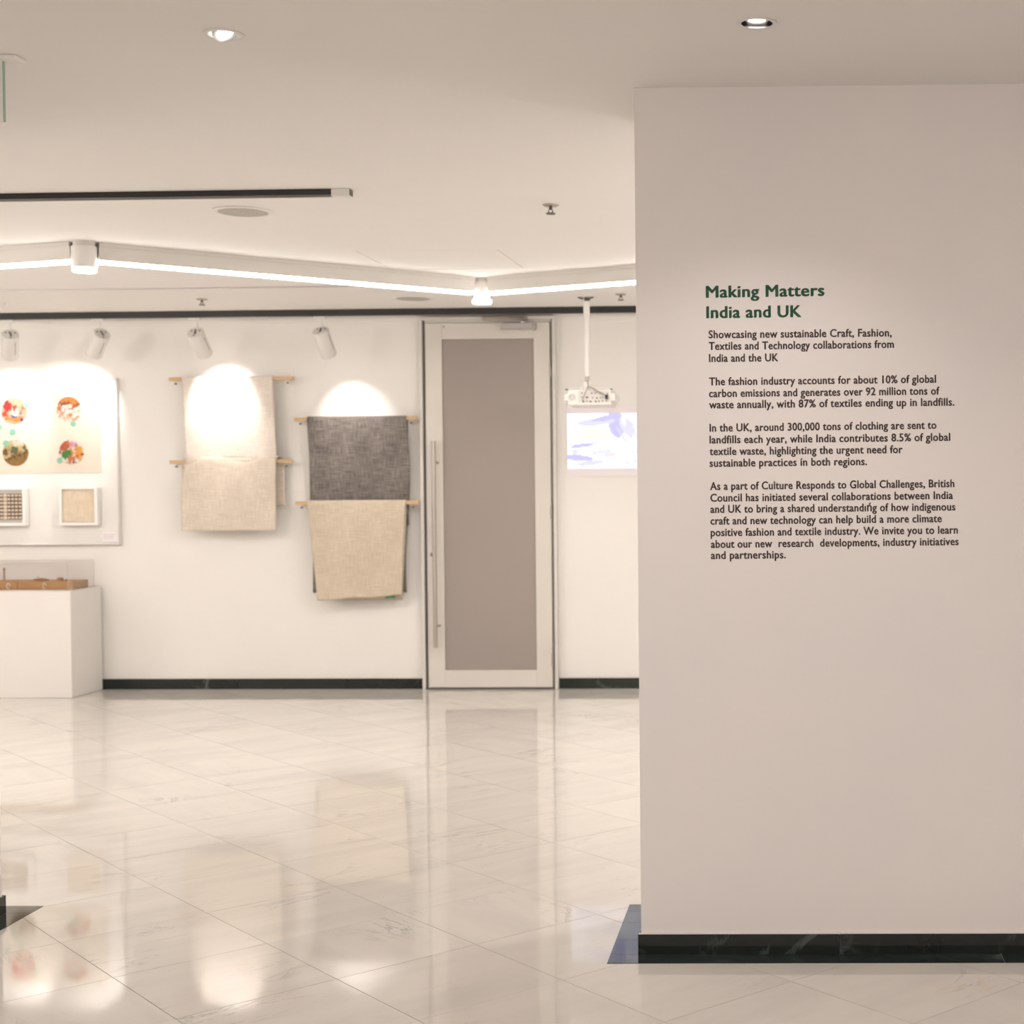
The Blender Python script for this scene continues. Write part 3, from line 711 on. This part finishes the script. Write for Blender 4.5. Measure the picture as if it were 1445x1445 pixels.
photos = [
 (20, 580, 19, blobs(lin(248, 215, 195), [(.25, .68, .16, .22, 0, PK), (.12, .38, .16, .12, .3, lin(240, 120, 60)), (.6, .2, .3, .12, 0, lin(245, 190, 90)), (.52, .45, .12, .2, .2, W), (.5, .6, .06, .14, 0, lin(230, 90, 70)), (.8, .17, .06, .1, 0, lin(60, 70, 200)), (.5, .28, .12, .05, 0, lin(90, 100, 210)), (.85, .66, .08, .14, 0, lin(238, 165, 120)), (.75, .45, .06, .08, 0, lin(120, 110, 200)), (.2, .22, .1, .06, .5, lin(245, 175, 60))])),
 (97, 578, 18.5, blobs(W, [(.78, .12, .2, .1, .5, lin(240, 205, 175)), (.12, .55, .1, .12, 0, lin(235, 175, 130)), (.62, .55, .12, .05, .2, lin(215, 160, 120)), (.9, .45, .1, .07, 0, lin(244, 222, 200)), (.35, .5, .08, .04, .6, lin(205, 150, 120)), (.5, .85, .5, .2, 0, lin(232, 180, 110)), (.35, .74, .3, .06, .1, lin(190, 135, 85)), (.85, .7, .2, .07, .4, lin(205, 145, 95)), (.2, .35, .12, .1, 0, lin(245, 205, 180)), (.55, .3, .15, .08, .4, lin(242, 190, 160)), (.7, .4, .05, .05, 0, lin(170, 120, 90)), (.4, .18, .2, .05, 0, lin(248, 225, 205))])),
 (22, 639, 19, blobs(lin(232, 215, 175), [(.5, .16, .75, .28, .32, lin(196, 165, 70)), (.5, .36, .6, .035, .38, lin(125, 80, 45)), (.1, .52, .12, .14, 0, lin(165, 135, 70)), (.42, .6, .15, .17, 0, lin(150, 155, 115)), (.62, .88, .3, .1, 0, lin(240, 238, 225)), (.86, .62, .05, .25, 0, lin(110, 120, 85)), (.7, .5, .07, .1, 0, lin(200, 170, 110))])),
 (101, 638, 18.5, blobs(W, [(.5, .55, .06, .16, .4, lin(248, 190, 120)), (.68, .68, .05, .1, -.4, lin(205, 120, 140)), (.15, .3, .08, .06, 0, lin(235, 150, 120)), (.88, .2, .09, .07, 0, lin(240, 215, 160)), (.4, .1, .09, .05, .3, lin(245, 180, 130)), (.2, .75, .25, .18, .6, lin(225, 150, 90)), (.33, .42, .2, .18, .4, lin(110, 185, 80)), (.8, .5, .17, .25, 0, lin(245, 205, 110)), (.55, .8, .15, .12, 0, lin(240, 205, 215)), (.95, .42, .05, .08, 0, lin(225, 80, 80)), (.5, .25, .14, .12, .5, lin(235, 170, 110)), (.25, .9, .05, .04, 0, lin(60, 60, 60)), (.6, .12, .08, .06, 0, lin(190, 140, 100)), (.05, .5, .05, .1, 0, lin(220, 110, 90)), (.7, .35, .06, .08, 0, lin(238, 160, 70))])),
]
for px, py, r, fn in photos:
    p = Q(px, py, yP); rr = r/197
    def fn2(u, v, fn=fn, px=px):
        wu = .10*noise.noise(Vector((u*11, v*11, px+1)))+.05*noise.noise(Vector((u*23, v*23, px))); wv = .10*noise.noise(Vector((u*11, v*11, px+9)))+.05*noise.noise(Vector((u*23, v*23, px+4)))
        c = fn(u+wu, v+wv); q = .5+.35*noise.noise(Vector((u*16, v*16, px)))+.25*noise.noise(Vector((u*6, v*6, px+3)))
        q = max(.0, min(1, q)); return tuple((.72+.28*q)*(.86*x+.09) for x in c)
    grid_print('round_photo', p.x-rr, p.x+rr, p.z-rr, p.z+rr, 44, 44, fn2, 'print', yP, bd, True)
for px, py, r in ((37.5, 571.5, 4.5), (18, 609.5, 4.5), (8.5, 625.5, 4.5), (103.5, 598, 4.2), (84.5, 649.5, 4.2), (-2, 603, 4.5)):
    p = Q(px, py, yP); bm = nb(); cyl(bm, (p.x, yP-.0022, p.z), (p.x, yP-.0008, p.z), r/197, 20); link('mint_dot', bm, 'mint', bd)
for k, (a, b, py) in enumerate(((45, 80, 606),)):
    p = Q(a, py, yP); e = Q(b, py, yP); link('print_line', box(nb(), p.x, e.x, yP-.0002, yP+.0004, p.z-.0015, p.z+.0015), 'beige', bd)
p, e = Q(145, 765, yP), Q(166, 750.5, yP)
link('caption_card', box(nb(), p.x, e.x, -BT-.010, -BT-.0003, p.z, e.z), 'spill', bd)
bm = nb(); 
for k in range(3): box(bm, p.x+.008, e.x-.012-.01*k, -BT-.0112, -BT-.0102, e.z-.018-.014*k-.004, e.z-.018-.014*k)
link('caption_lines', bm, 'edge', bd)
# shadow boxes
def shadow_box(xa, xb, za, zb, label, kind):
    D = .055
    t = thing('shadow_box', label, 'frame', (o0.x+xa, -BT-.0045, o0.z+za))
    w_, h_ = xb-xa, zb-za; f = .020
    bm = nb()
    for a, b, c_, d in ((0, f, 0, h_), (w_-f, w_, 0, h_), (f, w_-f, 0, f), (f, w_-f, h_-f*.6, h_)): box(bm, a, b, -D, 0, c_, d, .001)
    link('box_frame', bm, 'bright', t)
    link('back_panel', box(nb(), f, w_-f, -.040, -.001, f, h_-f*.6), 'lip' if kind == 'check' else 'white', t)
    if kind == 'plain':
        bm = nb(); n = 24
        G = [[bm.verts.new((f+.002+(w_-2*f-.004)*i/n, -.046-.006*noise.noise(Vector((i*.22, k*.13, 3))), f+.002+(h_-f*1.6-.004)*k/n)) for k in range(n+1)] for i in range(n+1)]
        for i in range(n):
            for k in range(n): bm.faces.new((G[i][k], G[i+1][k], G[i+1][k+1], G[i][k+1]))
        o = link('fabric_swatch', bm, 'beige', t, smooth=True); md = o.modifiers.new('t', 'SOLIDIFY'); md.thickness = .002; md.offset = 1
    else:
        x0, x1, z0_, z1_ = f+.004, w_-f-.004, f+.025, h_-f*.6-.028
        # plaited bands over a pale ground: each rosette is a raised knot
        link('woven_ground', box(nb(), x0, x1, -.046, -.0402, z0_, z1_), 'checkdark', t)
        bm = nb(); nx = int((x1-x0)/.0275); nz = int((z1_-z0_)/.024)
        for i in range(nx):
            for k in range(nz):
                a = x0+(x1-x0)*(i+.5)/nx; b = z0_+(z1_-z0_)*(k+.5)/nz
                g1, g2 = (.0125, .0112) if i == nx-5 else (.0095, .007); box(bm, a-g1, a+g1, -.0505, -.0461, b-g2, b+g2, .001)
        k_ = link('knots', bm, 'beige', t); k_['kind'] = 'stuff'
    return t
a, b = Q(84, 741.5, -.09), Q(137, 688, -.09)
shadow_box(a.x, b.x, a.z, b.z, 'white box frame holding a plain beige fabric swatch, above the plinth', 'plain')
a2, b2 = Q(-42, 741.5, -.09), Q(35, 688, -.09)
shadow_box(a2.x, b2.x, a.z, b.z, 'white box frame with brown checked woven sample at the left edge', 'check')

# ------------------------------------------------------------------ plinth
fp = onZ(102, 985.3, 0); wp = onZ(148.8, 971.8, 0)
PYf = fp.y; PX1 = (fp.x+wp.x)/2; PZ = (onY(97.7, 835, PYf).z)
PX0 = PX1-1.45
pl = thing('plinth', 'large white box plinth under the display board, standing against the back wall', 'plinth', (PX1, 0, 0))
link('plinth_body', box(nb(), PX0-PX1, 0, PYf, -.0175, .001, PZ, .003), 'plinth', pl)
link('plinth_top', box(nb(), PX0-PX1-.0005, .0005, PYf-.0005, -.0170, PZ+.0003, PZ+.006, .002), 'white', pl)
PZ += .0065
cvx1 = onY(95.5, 812, PYf+.03).x; cvz = onY(95, 794, PYf+.03).z
cv = thing('acrylic_cover', 'clear acrylic cover standing on the white plinth over the wooden loom parts', 'case', (cvx1, PYf+.03, PZ))
wX = PX0+.06-cvx1; dY = -PYf-.03-.055; hC = cvz-PZ
for nm, b_ in (('front_pane', (wX, 0, 0, .003, 0, hC)), ('back_pane', (wX, 0, dY-.003, dY, 0, hC)), ('side_pane', (-.003, 0, .0035, dY-.0035, 0, hC)), ('side_pane', (wX, wX+.003, .0035, dY-.0035, 0, hC)), ('top_pane', (wX, 0, 0, dY, hC+.0003, hC+.0035))):
    link(nm, box(nb(), *b_), 'acrylic', cv)
bm = nb(); e = .0016
for a, b_ in (((0, 0, 0), (0, 0, hC)), ((0, dY, 0), (0, dY, hC)), ((wX, 0, hC+.002), (0, 0, hC+.002)), ((0, 0, hC+.002), (0, dY, hC+.002)), ((wX, dY, hC+.002), (0, dY, hC+.002))):
    cyl(bm, a, b_, e, 6)
link('polished_edges', bm, 'edge', cv)
# wooden loom parts inside
ly = PYf+.03+.10
def LX(px): return onY(px, 825, ly).x
lx1 = onY(124.5, 825, ly+.23).x; lxm = LX(25)
for a, b_, lb in ((PX0+.12, lxm-.003, 'left wooden loom beam under the acrylic cover'), (lxm, lx1, 'long flat wooden loom beam under the acrylic cover, reaching the right end')):
    t = thing('loom_beam', lb, 'loom part', (a, ly, PZ+.0004))
    Lb = b_-a; bm = nb()
    box(bm, 0, Lb, 0, .04, 0, .058, .002); link('front_rail', bm, 'wood', t)
    link('back_rail', box(nb(), 0, Lb, .19, .23, 0, .058, .002), 'wood', t)
    for x in (0.002, Lb-.042): link('cross_bar', box(nb(), x, x+.04, .0405, .1895, .004, .054, .002), 'wood', t)
    link('thread_slot', box(nb(), .02, Lb-.02, -.0008, .0, .004, .010), 'wood2', t)
    for x in ((Lb*.45, Lb*.72, Lb*.93) if Lb > .4 else (Lb*.5,)):
        link('thread_loop', tube(nb(), [(x+.011*cos(u)-.002, -.004, .026+.02*sin(u)) for u in [2*pi*k/14 for k in range(13)]], .0022, 6), 'white', t)
tz = PZ+.0595
def small(name, lb, px, bmf, m): 
    x = LX(px); t = thing(name, lb, 'loom part', (x, ly+.02, tz)); link('body', bmf, m, t); return t
t = thing('wooden_peg', 'upright turned wooden peg on the loom beam at the left edge', 'peg', (LX(4), ly+.02, tz))
link('pin', lathe(nb(), (0, 0, 0.0075), (0, 0, 1), [(0, .006), (.07, .0055), (.075, .008), (.085, .008), (.088, .005)], 14), 'wood2', t, smooth=True)
link('peg_foot', lathe(nb(), (0, 0, 0), (0, 0, 1), [(0, .018), (.007, .014)], 14), 'wood', t)
t = thing('weaving_shuttle', 'small dark wooden shuttle lying on the loom beam', 'shuttle', (LX(56), ly+.02, tz))
bm = nb(); lathe(bm, (-.06, 0, .0115), (.06, 0, .0115), [(0, .002), (.02, .007), (.06, .011), (.1, .007), (.12, .002)], 12); bm.transform(Matrix.Identity(4)); link('shuttle_body', bm, 'wood2', t, smooth=True)
link('bobbin', cyl(nb(), (-.018, 0, .0235), (.01, 0, .0235), .006, 10), 'beige', t)
link('shuttle_pin', cyl(nb(), (-.022, 0, .024), (-.022, 0, .036), .003, 8), 'wood2', t)
t = thing('wooden_block', 'small dark wooden block on the loom beam, near the cover corner', 'block', (LX(83), ly+.02, tz))
link('block_body', box(nb(), -.017, .017, -.015, .015, 0, .021, .002), 'wood2', t); link('block_cap', box(nb(), -.012, .012, -.012, .012, .0212, .026, .001), 'wood', t)
t = thing('wooden_knob', 'tiny wooden knob beside the dark block', 'knob', (LX(91.5), ly+.02, tz))  # a small turned wooden knob
link('knob_body', lathe(nb(), (0, 0, 0), (0, 0, 1), [(0, .004), (.004, .004), (.006, .009), (.012, .008), (.015, .003)], 12), 'wood2', t, smooth=True)

# ------------------------------------------------------------------ rods and cloths
def rod(xa, xb, py, yo, label):
    z = P((xa+xb)/2, py, -yo).z; a, b = P(xa, py, -yo).x, P(xb, py, -yo).x
    t = thing('wooden_rod', label, 'rod', ((a+b)/2, -yo, z), 'pale wooden rods holding the cloths')
    h = (b-a)/2
    link('bar', box(nb(), -h, h, -.013, .013, -.014, .014, .003), 'oak', t)
    for s in (-1, 1):
        x = s*(h-.055)
        bm = nb(); box(bm, x-.014, x+.014, .0135, yo-.001, -.007, .007, .001); box(bm, x-.014, x+.014, .0135, .0165, -.028, .014, .001)
        box(bm, x-.02, x+.02, yo-.006, yo-.001, -.04, .03, .001)
        br = link('bracket', bm, 'white', t)
        link('bracket_screw', cyl(nb(), (x+s*.01, -.006, -.032), (x+s*.01, .012, -.032), .007, 10), 'screw', br)
    return (a+b)/2, z, yo
def cloth(name, label, m, xl, xr, r, front, back, wave, edge_l=None, edge_r=None, topfn=None, phase=0, nearwall=None, backshift=0, bottom=None, rad=.0185, bl=0, br=0, backfollow=False):
    """xl, xr world x at the rod; front/back flap lengths; hung over a rod r=(x,z,yo)"""
    rx, rz, yo = r
    nx = 56; prof = []
    nF, nB_ = 44, 20
    pts = []
    for k in range(nB_): pts.append(('b', 1-k/nB_))
    for k in range(9): pts.append(('t', k/8))
    for k in range(1, nF+1): pts.append(('f', k/nF))
    bm = nb(); G = []
    for i in range(nx+1):
        u = i/nx; col = []
        for typ, s in pts:
            tz_ = topfn(u) if topfn else 0
            if typ == 't':
                an = pi*s; y = -yo + (rad+.0)*cos(an); z = rz+.0 + (rad)*sin(an)*1.0 + tz_; dl = 0; bL, bR = xl-bl, xr+br; x = (xl+(xr-xl)*u)*s+(bL+(bR-bL)*u)*(1-s)
                fr = s
            elif typ == 'f':
                dl = s*(front+(bottom(u) if bottom else 0)); z = rz-dl+tz_*(1-s); amp = min(1, s*2.2)*wave
                y = -yo-rad-.002-amp*(.5+.5*math.sin(u*7.3+phase+1.5*s))-amp*.8*noise.noise(Vector((u*3+phase, s*1.2, 1)))
                if nearwall: y += (min(s, .6)/.6)*nearwall
                l = xl+(edge_l(s) if edge_l else 0); q = xr+(edge_r(s) if edge_r else 0); x = l+(q-l)*u
            else:
                dl = s*back; z = rz-dl+tz_*(1-s); y = -yo+rad+.002+min(1, s*3)*min(.012, yo-rad-.012)*(.3+.5*noise.noise(Vector((u*4, s*2, phase+5))))
                bL, bR = xl-bl, xr+br
                if backfollow: bL += edge_l(s)*1.25; bR += edge_r(s)*1.2
                x = bL+(bR-bL)*u
            y = min(y, -.006)
            col.append(bm.verts.new((x-rx, y+yo, z-rz)))
        G.append(col)
    for i in range(nx):
        for k in range(len(pts)-1): bm.faces.new((G[i][k], G[i+1][k], G[i+1][k+1], G[i][k+1]))
    t = link(name, bm, m, smooth=True); t.location = (rx, -yo, rz)
    md = t.modifiers.new('thickness', 'SOLIDIFY'); md.thickness = .0022; md.offset = 0
    tag(t, label, 'cloth', 'linen cloths hung over rods on the back wall')
    return t
px2m = lambda d: d/195.0
r1 = rod(239, 414.5, 534.5, .085, 'upper pale wooden rod under the ivory cloth, left pair')
r2 = rod(240, 413, 651.5, .10, 'lower pale wooden rod of the left pair, under the sagging cream cloth')
r3 = rod(415, 589, 591, .075, 'upper pale wooden rod under the grey cloth, beside the door')
r4 = rod(417, 591.5, 709.5, .105, 'lower pale wooden rod beside the door, under the natural linen cloth')
cloth('linen_cloth', 'ivory linen cloth under the brightest spotlight, on the upper left rod', 'ivory', P(257.5, 530, -.09).x, P(385.5, 530, -.09).x, r1, px2m(113), px2m(100), .006,
      edge_l=lambda s: px2m(5)*s, edge_r=lambda s: px2m(5)*s, bottom=lambda u: -.006*math.sin(u*pi)+.004*math.sin(u*9), phase=.4)
sag = lambda u: -.055*math.exp(-((u-.02)/.11)**2)*(1 if u < .35 else 0) - .032*math.exp(-((u-.62)/.15)**2)
cr_ = cloth('linen_cloth', 'cream linen cloth sagging over the lower left rod', 'cream', P(262, 650, -.11).x, P(391, 650, -.11).x, r2, px2m(97), px2m(62), .016,
      edge_l=lambda s: -px2m(5)*min(1, s*3), edge_r=lambda s: -px2m(1.5)*s, phase=2.2, bl=px2m(9), br=px2m(7), rad=.030, topfn=lambda u: .008+sag(u)*.9)
bm = nb(); n = 40
za, zb = -.055, .028
xa_, xb_ = P(262.5, 650, -.11).x-r2[0], P(390, 650, -.11).x-r2[0]
G = [[bm.verts.new((xa_+(xb_-xa_)*i/n, -.0165-.003*math.sin(i*.5)-.004*k, za+(zb+.003*math.sin(i*.33)-za)*k/3)) for k in range(4)] for i in range(n+1)]
for i in range(n):
    for k in range(3): bm.faces.new((G[i][k], G[i+1][k], G[i+1][k+1], G[i][k+1]))
fo = link('inner_fold', bm, 'cream', cr_, smooth=True); md = fo.modifiers.new('thickness', 'SOLIDIFY'); md.thickness = .002; md.offset = 0
g = cloth('linen_cloth', 'dark grey slubbed linen cloth hanging beside the door', 'greylinen', P(434, 590, -.08).x, P(574, 590, -.08).x, r3, px2m(245), px2m(150), .007,
      edge_l=lambda s: px2m(4)*min(1, s*2)-px2m(3)*max(0, s-.5), edge_r=lambda s: px2m(4)*math.sin(s*5.5)-px2m(2)*s, phase=1.1, nearwall=.055)
n_ = cloth('linen_cloth', 'natural beige linen cloth draped on the lower rod beside the door', 'cream2', P(434.5, 706, -.11).x, P(573, 706, -.11).x, r4, px2m(133), px2m(137), .014,
      edge_l=lambda s: px2m(13)*s, edge_r=lambda s: -px2m(7)*s, phase=3.0, bottom=lambda u: .02-.035*u+.004*math.sin(u*11), backfollow=True)
p = P(573.7, 733, -.06)-Vector((r3[0], -r3[2], r3[1])); link('dark_tag', box(nb(), p.x-.004, p.x+.010, -.006, .004, p.z-.055, p.z+.055, .001), 'dark', g)['label'] = 'black strip tag'
p = P(551, 843, -.085)-Vector((r4[0], -r4[2], r4[1])); link('green_tag', box(nb(), p.x-.034, p.x+.034, .0, .003, p.z-.008, p.z+.02, .001), 'taggreen', n_)['label'] = 'small green label'

# ------------------------------------------------------------------ projected picture
a, b = P(800.8, 661.5, -.012), P(799.5, 583.5, -.012)
sx0 = a.x; sw = .68
zc0, zc1 = a.z, b.z
t = thing('projection_spill', 'pinkish spill of the projector as a tinted sheet, with a glowing bluish picture, on the back wall beside the text wall', 'spill', (sx0, -.0005, zc0-.055))
link('spill_sheet', box(nb(), -.006, sw+.02, -.008, 0, 0, zc1-zc0+.115, .001), 'spill', t)  # tinted sheet stands in for light spilled around the picture
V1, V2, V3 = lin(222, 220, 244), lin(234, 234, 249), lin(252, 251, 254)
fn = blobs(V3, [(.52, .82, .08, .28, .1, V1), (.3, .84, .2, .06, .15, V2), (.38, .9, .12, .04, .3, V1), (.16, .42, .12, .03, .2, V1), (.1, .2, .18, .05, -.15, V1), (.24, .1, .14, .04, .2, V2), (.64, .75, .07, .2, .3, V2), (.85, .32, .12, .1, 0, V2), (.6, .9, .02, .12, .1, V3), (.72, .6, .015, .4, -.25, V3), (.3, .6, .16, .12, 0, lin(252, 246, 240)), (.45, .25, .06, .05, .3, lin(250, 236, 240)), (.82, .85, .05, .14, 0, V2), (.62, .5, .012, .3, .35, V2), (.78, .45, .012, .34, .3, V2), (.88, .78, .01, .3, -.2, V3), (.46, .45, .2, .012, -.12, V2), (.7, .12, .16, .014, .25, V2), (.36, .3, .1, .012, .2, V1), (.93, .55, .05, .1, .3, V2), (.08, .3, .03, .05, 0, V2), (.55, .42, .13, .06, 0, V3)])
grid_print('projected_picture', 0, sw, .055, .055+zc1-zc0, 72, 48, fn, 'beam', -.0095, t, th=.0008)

# ------------------------------------------------------------------ wall text
TXT = [
 ('Making Matters', 997, 420, 1162.7, 417.3, 1), ('India and UK', 997.5, 448.8, 1130, 447.2, 1),
 ('Showcasing new sustainable Craft, Fashion,', 1000.2, 477.2, 1258, 474.5, 0), ('Textiles and Technology collaborations from', 1000.5, 493.6, 1261.2, 490.7, 0), ('India and the UK', 1000.8, 510.6, 1098, 509.6, 0),
 ('The fashion industry accounts for about 10% of global', 1001, 543.6, 1320.6, 539.8, 0), ('carbon emissions and generates over 92 million tons of', 1000.8, 560.3, 1325.5, 556.5, 0), ('waste annually, with 87% of textiles ending up in landfills.', 1001, 576.2, 1346.5, 572.2, 0),
 ('In the UK, around 300,000 tons of clothing are sent to', 1001.6, 608.9, 1321.2, 604.8, 0), ('landfills each year, while India contributes 8.5% of global', 1001.6, 625.6, 1340.6, 621.8, 0), ('textile waste, highlighting the urgent need for', 1001.6, 642.1, 1273.4, 639.1, 0), ('sustainable practices \u00edn both regions.', 1001.6, 658.6, 1223.2, 656.1, 0),
 ('As a part of Culture Responds to Global Challenges, British', 1002.4, 691.2, 1346.5, 687.2, 0), ('Council has initiated several collaborations between India', 1002.7, 707.7, 1344.4, 703.9, 0), ('and UK to bring a shared understand\u0131\u0144g of how indigenous', 1002.7, 723.6, 1347.9, 720.1, 0), ('craft and new technology can help build a more climate', 1002.9, 740.1, 1328.7, 736.6, 0), ('positive fashion and textile industry. We invite you to learn', 1003.2, 756.5, 1351.4, 752.7, 0), ('about our new  research  developments, industry initiatives', 1003.5, 773, 1352.5, 769, 0), ('and partnerships.', 1003.5, 788.7, 1108.7, 787.6, 0)]
tu, tz_ = onN(1003.5, 789)
wt = bpy.data.objects.new('wall_text', None); C.objects.link(wt)
wt.matrix_world = NM @ Matrix.Translation((tu, 0, tz_)); wt.location = wt.matrix_world.translation
tag(wt, 'exhibition introduction in green and brown lettering on the front wall', 'lettering')
def glyphs(s, bold):
    cu = bpy.data.curves.new('lettering', 'FONT'); cu.body = s; cu.size = 1; cu.offset = bold; cu.resolution_u = 3; cu.space_character = 1.06
    o = bpy.data.objects.new('lettering', cu); C.objects.link(o); dg = bpy.context.evaluated_depsgraph_get()
    me = bpy.data.meshes.new_from_object(o.evaluated_get(dg)); C.objects.unlink(o); bpy.data.objects.remove(o); bpy.data.curves.remove(cu); return me
ref = glyphs('H', 0); cap = max(v.co.y for v in ref.vertices)
for s, x0, y0, x1, y1, hd_ in TXT:
    me = glyphs(s, 0 if hd_ else .006)
    xs = [v.co.x for v in me.vertices]; lo_, hi = min(xs), max(xs)
    A, B = Vector(onN(x0, y0)), Vector(onN(x1, y1)); U = (B-A)/(hi-lo_); up = Vector((-U.y, U.x)).normalized()*((.0355 if hd_ else .0236)/cap)
    bm = nb()
    for dx, dy in ((-1, -.4), (0, .4), (1, -.4)) if not hd_ else ((-1, -.4), (-.35, .4), (.35, -.4), (1, .4)):
        n0_ = len(bm.verts); bm.from_mesh(me); bm.verts.ensure_lookup_table(); k_ = .038 if hd_ else .024
        for v in bm.verts[n0_:]: v.co.x += dx*k_; v.co.y += dy*k_
    for v in bm.verts:
        p = A+U*(v.co.x-lo_)+up*v.co.y; v.co = (p.x-tu, -.0004, p.y-tz_)
    ex = bmesh.ops.extrude_face_region(bm, geom=list(bm.faces))
    for v in [g_ for g_ in ex['geom'] if isinstance(g_, bmesh.types.BMVert)]: v.co.y = -.0009
    o = link('heading_line' if hd_ else 'text_line', bm, 'tgreen' if hd_ else 'tbrown', wt)
